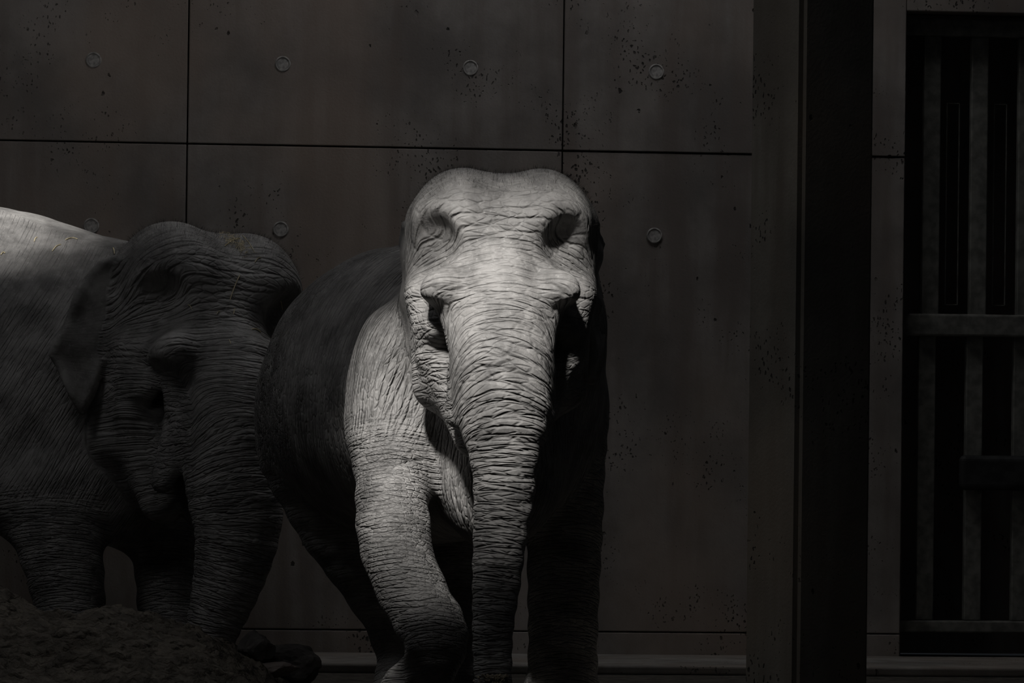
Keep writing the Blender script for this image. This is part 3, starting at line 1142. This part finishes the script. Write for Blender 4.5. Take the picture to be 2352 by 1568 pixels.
def straw_mesh(pts, r):
    vs, fs = [], []
    n = len(pts)
    for i, p in enumerate(pts):
        d = (pts[min(i + 1, n - 1)] - pts[max(i - 1, 0)]).normalized()
        s = d.orthogonal().normalized()
        t = d.cross(s)
        rr_ = r * (1.0 if 0 < i < n - 1 else 0.6)
        for k in range(4):
            a = k * math.pi / 2
            vs.append(tuple(p + (s * math.cos(a) + t * math.sin(a)) * rr_))
    for i in range(n - 1):
        for k in range(4):
            k2 = (k + 1) % 4
            fs.append((i * 4 + k, i * 4 + k2, i * 4 + 4 + k2, i * 4 + 4 + k))
    fs.append((3, 2, 1, 0))
    fs.append(tuple((n - 1) * 4 + k for k in range(4)))
    return vs, fs


def lay(px0, py0, px1, py1, r, n=6, sag=4):
    pts = []
    for i in range(n):
        t = i / (n - 1)
        x = px0 + (px1 - px0) * t
        y = py0 + (py1 - py0) * t - sag * math.sin(math.pi * t)
        hit, nor, _, _ = bvh_b.ray_cast(CAM_P, ray(x, y).normalized())
        if hit is None:
            continue
        pts.append(hit + nor * (r * 1.1))
    return pts


singles = [((551, 630, 528, 688), 'long pale straw hanging over the dark forehead', 0.0024),
           ((578, 757, 598, 764), 'short white straw chip between the brows', 0.0036),
           ((540, 708, 536, 722), 'tiny upright straw below the forehead hollow', 0.0022),
           ((644, 690, 648, 710), 'tiny yellow straw at the far temple', 0.0026),
           ((432, 700, 442, 712), 'tiny straw fleck above the near brow', 0.0018),
           ((498, 722, 506, 716), 'tiny slanting straw on the lower forehead', 0.0018),
           ((524, 780, 530, 790), 'tiny straw on the nose bridge', 0.0018),
           ((585, 603, 600, 592), 'bent straw under the far crown bump', 0.0026),
           ((259, 570, 263, 584), 'small pale straw on the neck behind the ear', 0.0030),
           ((120, 578, 140, 562), 'slanting straw lying on the lit back', 0.0030),
           ((150, 552, 178, 550), 'broken flat straw lying on the lit shoulder', 0.0032),
           ((78, 556, 86, 546), 'short straw stub on the lit back', 0.0026),
           ((2, 586, 12, 582), 'white straw chip low on the lit back', 0.0034),
           ((516, 566, 553, 547), 'long straw leaning across the crown tuft', 0.0028),
           ((556, 540, 585, 580), 'thin straw curving down off the far crown bump', 0.0016)]
for (a, b, c, d), lab, r in singles:
    pts = lay(a, b, c, d, r)
    if len(pts) < 2:
        continue
    vs, fs = straw_mesh(pts, r)
    bm = bmesh.new()
    bv = [bm.verts.new(v) for v in vs]
    for f in fs:
        bm.faces.new([bv[i] for i in f])
    me = bpy.data.meshes.new('straw')
    bm.to_mesh(me)
    bm.free()
    o = link('straw', me, M_STRAW)
    tag(o, lab, 'straw', 'loose straws on the sideways elephant')
# tuft of chopped straw in the notch of the crown
vs, fs = [], []
for k in range(120):
    t = random.random()
    cx = 515 + 55 * t + random.gauss(0, 7)
    cy = 541 + 34 * t + random.gauss(0, 7)
    a = random.uniform(0, math.pi)
    l = random.uniform(5, 15)
    p0 = lay(cx, cy, cx + math.cos(a) * l, cy + math.sin(a) * l * 0.6, 0.0016, 2, 0)
    if len(p0) < 2 or (p0[0] - p0[1]).length > 0.12:
        continue
    lift = random.uniform(0, 0.018)
    p0 = [p + Vector((0, -0.4, 1)) * lift * random.uniform(0.6, 1) for p in p0]
    v_, f_ = straw_mesh(p0, random.uniform(0.0009, 0.002))
    b = len(vs)
    vs += v_
    fs += [tuple(i + b for i in f) for f in f_]
o = link('straw_tuft', mesh_np('straw_tuft', vs, fs, False), M_STRAW)
tag(o, 'tuft of chopped straw in the notch of the crown', 'straw', kind='stuff')

# ------------------------------------------------------------------ earth mound and rocks in front of the sideways elephant
nx, ny = 230, 170
gx = np.linspace(-4.3, -0.55, nx)
gy = np.linspace(-0.6, 2.75, ny)
X, Y = np.meshgrid(gx, gy, indexing='ij')


def mound_h(x, y):
    # ridge line read from the heap's outline, higher towards the near left
    top = np.interp(x, [-4.3, -3.0, -2.15, -1.92, -1.66, -1.4, -1.2, -1.02, -0.86, -0.70], [0.30, 0.38, 0.36, 0.33, 0.37, 0.345, 0.25, 0.14, 0.06, 0.0])
    prof = sstep(y, -0.6, 0.7) * sstep(y, 2.75, 1.7)
    h = top * prof
    back = 0.13 * np.exp(-((x + 2.2) / 0.24) ** 2 - ((y - 1.9) / 0.3) ** 2)
    return h + back


Hm = mound_h(X, Y)
P3 = np.stack([X.ravel(), Y.ravel(), np.zeros(X.size)], 1)
nz_ = (vnoise(P3, 5) * 0.07 + vnoise(P3 + 3, 11) * 0.055 + np.abs(vnoise(P3 + 7, 23)) * 0.05 + vnoise(P3 + 9, 47) * 0.018).reshape(X.shape)
Hm = np.maximum(Hm + nz_ * sstep(Hm, 0.0, 0.15), 0) + 0.0
Hm[0] = Hm[-1] = 0
Hm[:, 0] = Hm[:, -1] = 0
Hm -= 0.002 * (Hm < 0.001)
V = np.stack([X.ravel(), Y.ravel(), Hm.ravel()], 1)
ii = np.arange(nx * ny).reshape(nx, ny)
Q = np.stack([ii[:-1, :-1], ii[1:, :-1], ii[1:, 1:], ii[:-1, 1:]], -1).reshape(-1, 4)
mound = link('earth_mound', mesh_np('earth_mound', V, Q), M_EARTH)
tag(mound, 'dark lumpy heap of damp earth before the sideways elephant', 'mound')


def mound_at(x, y):
    i = int(np.clip((x - gx[0]) / (gx[1] - gx[0]), 0, nx - 1))
    j = int(np.clip((y - gy[0]) / (gy[1] - gy[0]), 0, ny - 1))
    return float(max(0, Hm[i, j]))


def rock(px, py, Y, sx, sy, sz, seed, mat, label, rot=0.0, rough=0.35):
    p = W(px, py, Y)
    bm = bmesh.new()
    bmesh.ops.create_icosphere(bm, subdivisions=4, radius=1.0)
    rnd = random.Random(seed)
    planes = [(Vector((rnd.gauss(0, 1), rnd.gauss(0, 1), rnd.gauss(0, 1))).normalized(), rnd.uniform(0.62, 0.9)) for _ in range(11)]
    for v in bm.verts:
        for n_, d_ in planes:
            e = v.co.dot(n_) - d_
            if e > 0:
                v.co -= n_ * e * 0.92
        v.co += v.co.normalized() * (mnoise.noise(v.co * 2.2 + Vector((seed, 0, 0))) * rough * 0.4
                                     + mnoise.noise(v.co * 6 + Vector((0, seed, 0))) * rough * 0.13)
        v.co = Vector((v.co.x * sx, v.co.y * sy, v.co.z * sz))
    bmesh.ops.rotate(bm, verts=bm.verts, cent=(0, 0, 0), matrix=Matrix.Rotation(rot, 3, 'Y'))
    for f in bm.faces:
        f.smooth = False
    me = bpy.data.meshes.new('rock')
    bm.to_mesh(me)
    bm.free()
    o = link('rock', me, mat)
    zmin = min(v.co.z for v in me.vertices)
    o.location = (p.x, Y, mound_at(p.x, Y) - zmin - 0.012)
    tag(o, label, 'rock', 'rocks on the earth heap')
    return o


rock(672, 1512, 1.75, 0.135, 0.13, 0.095, 3, M_ROCK, 'large dark angular rock at the right end of the earth heap', 0.15)
rock(590, 1447, 1.62, 0.075, 0.08, 0.085, 8, M_ROCK, 'small black wedge rock under the curled trunk', 0.3)
rock(628, 1496, 1.35, 0.12, 0.11, 0.035, 5, M_SLATE, 'flat paler stone between the two dark rocks', -0.12, 0.2)
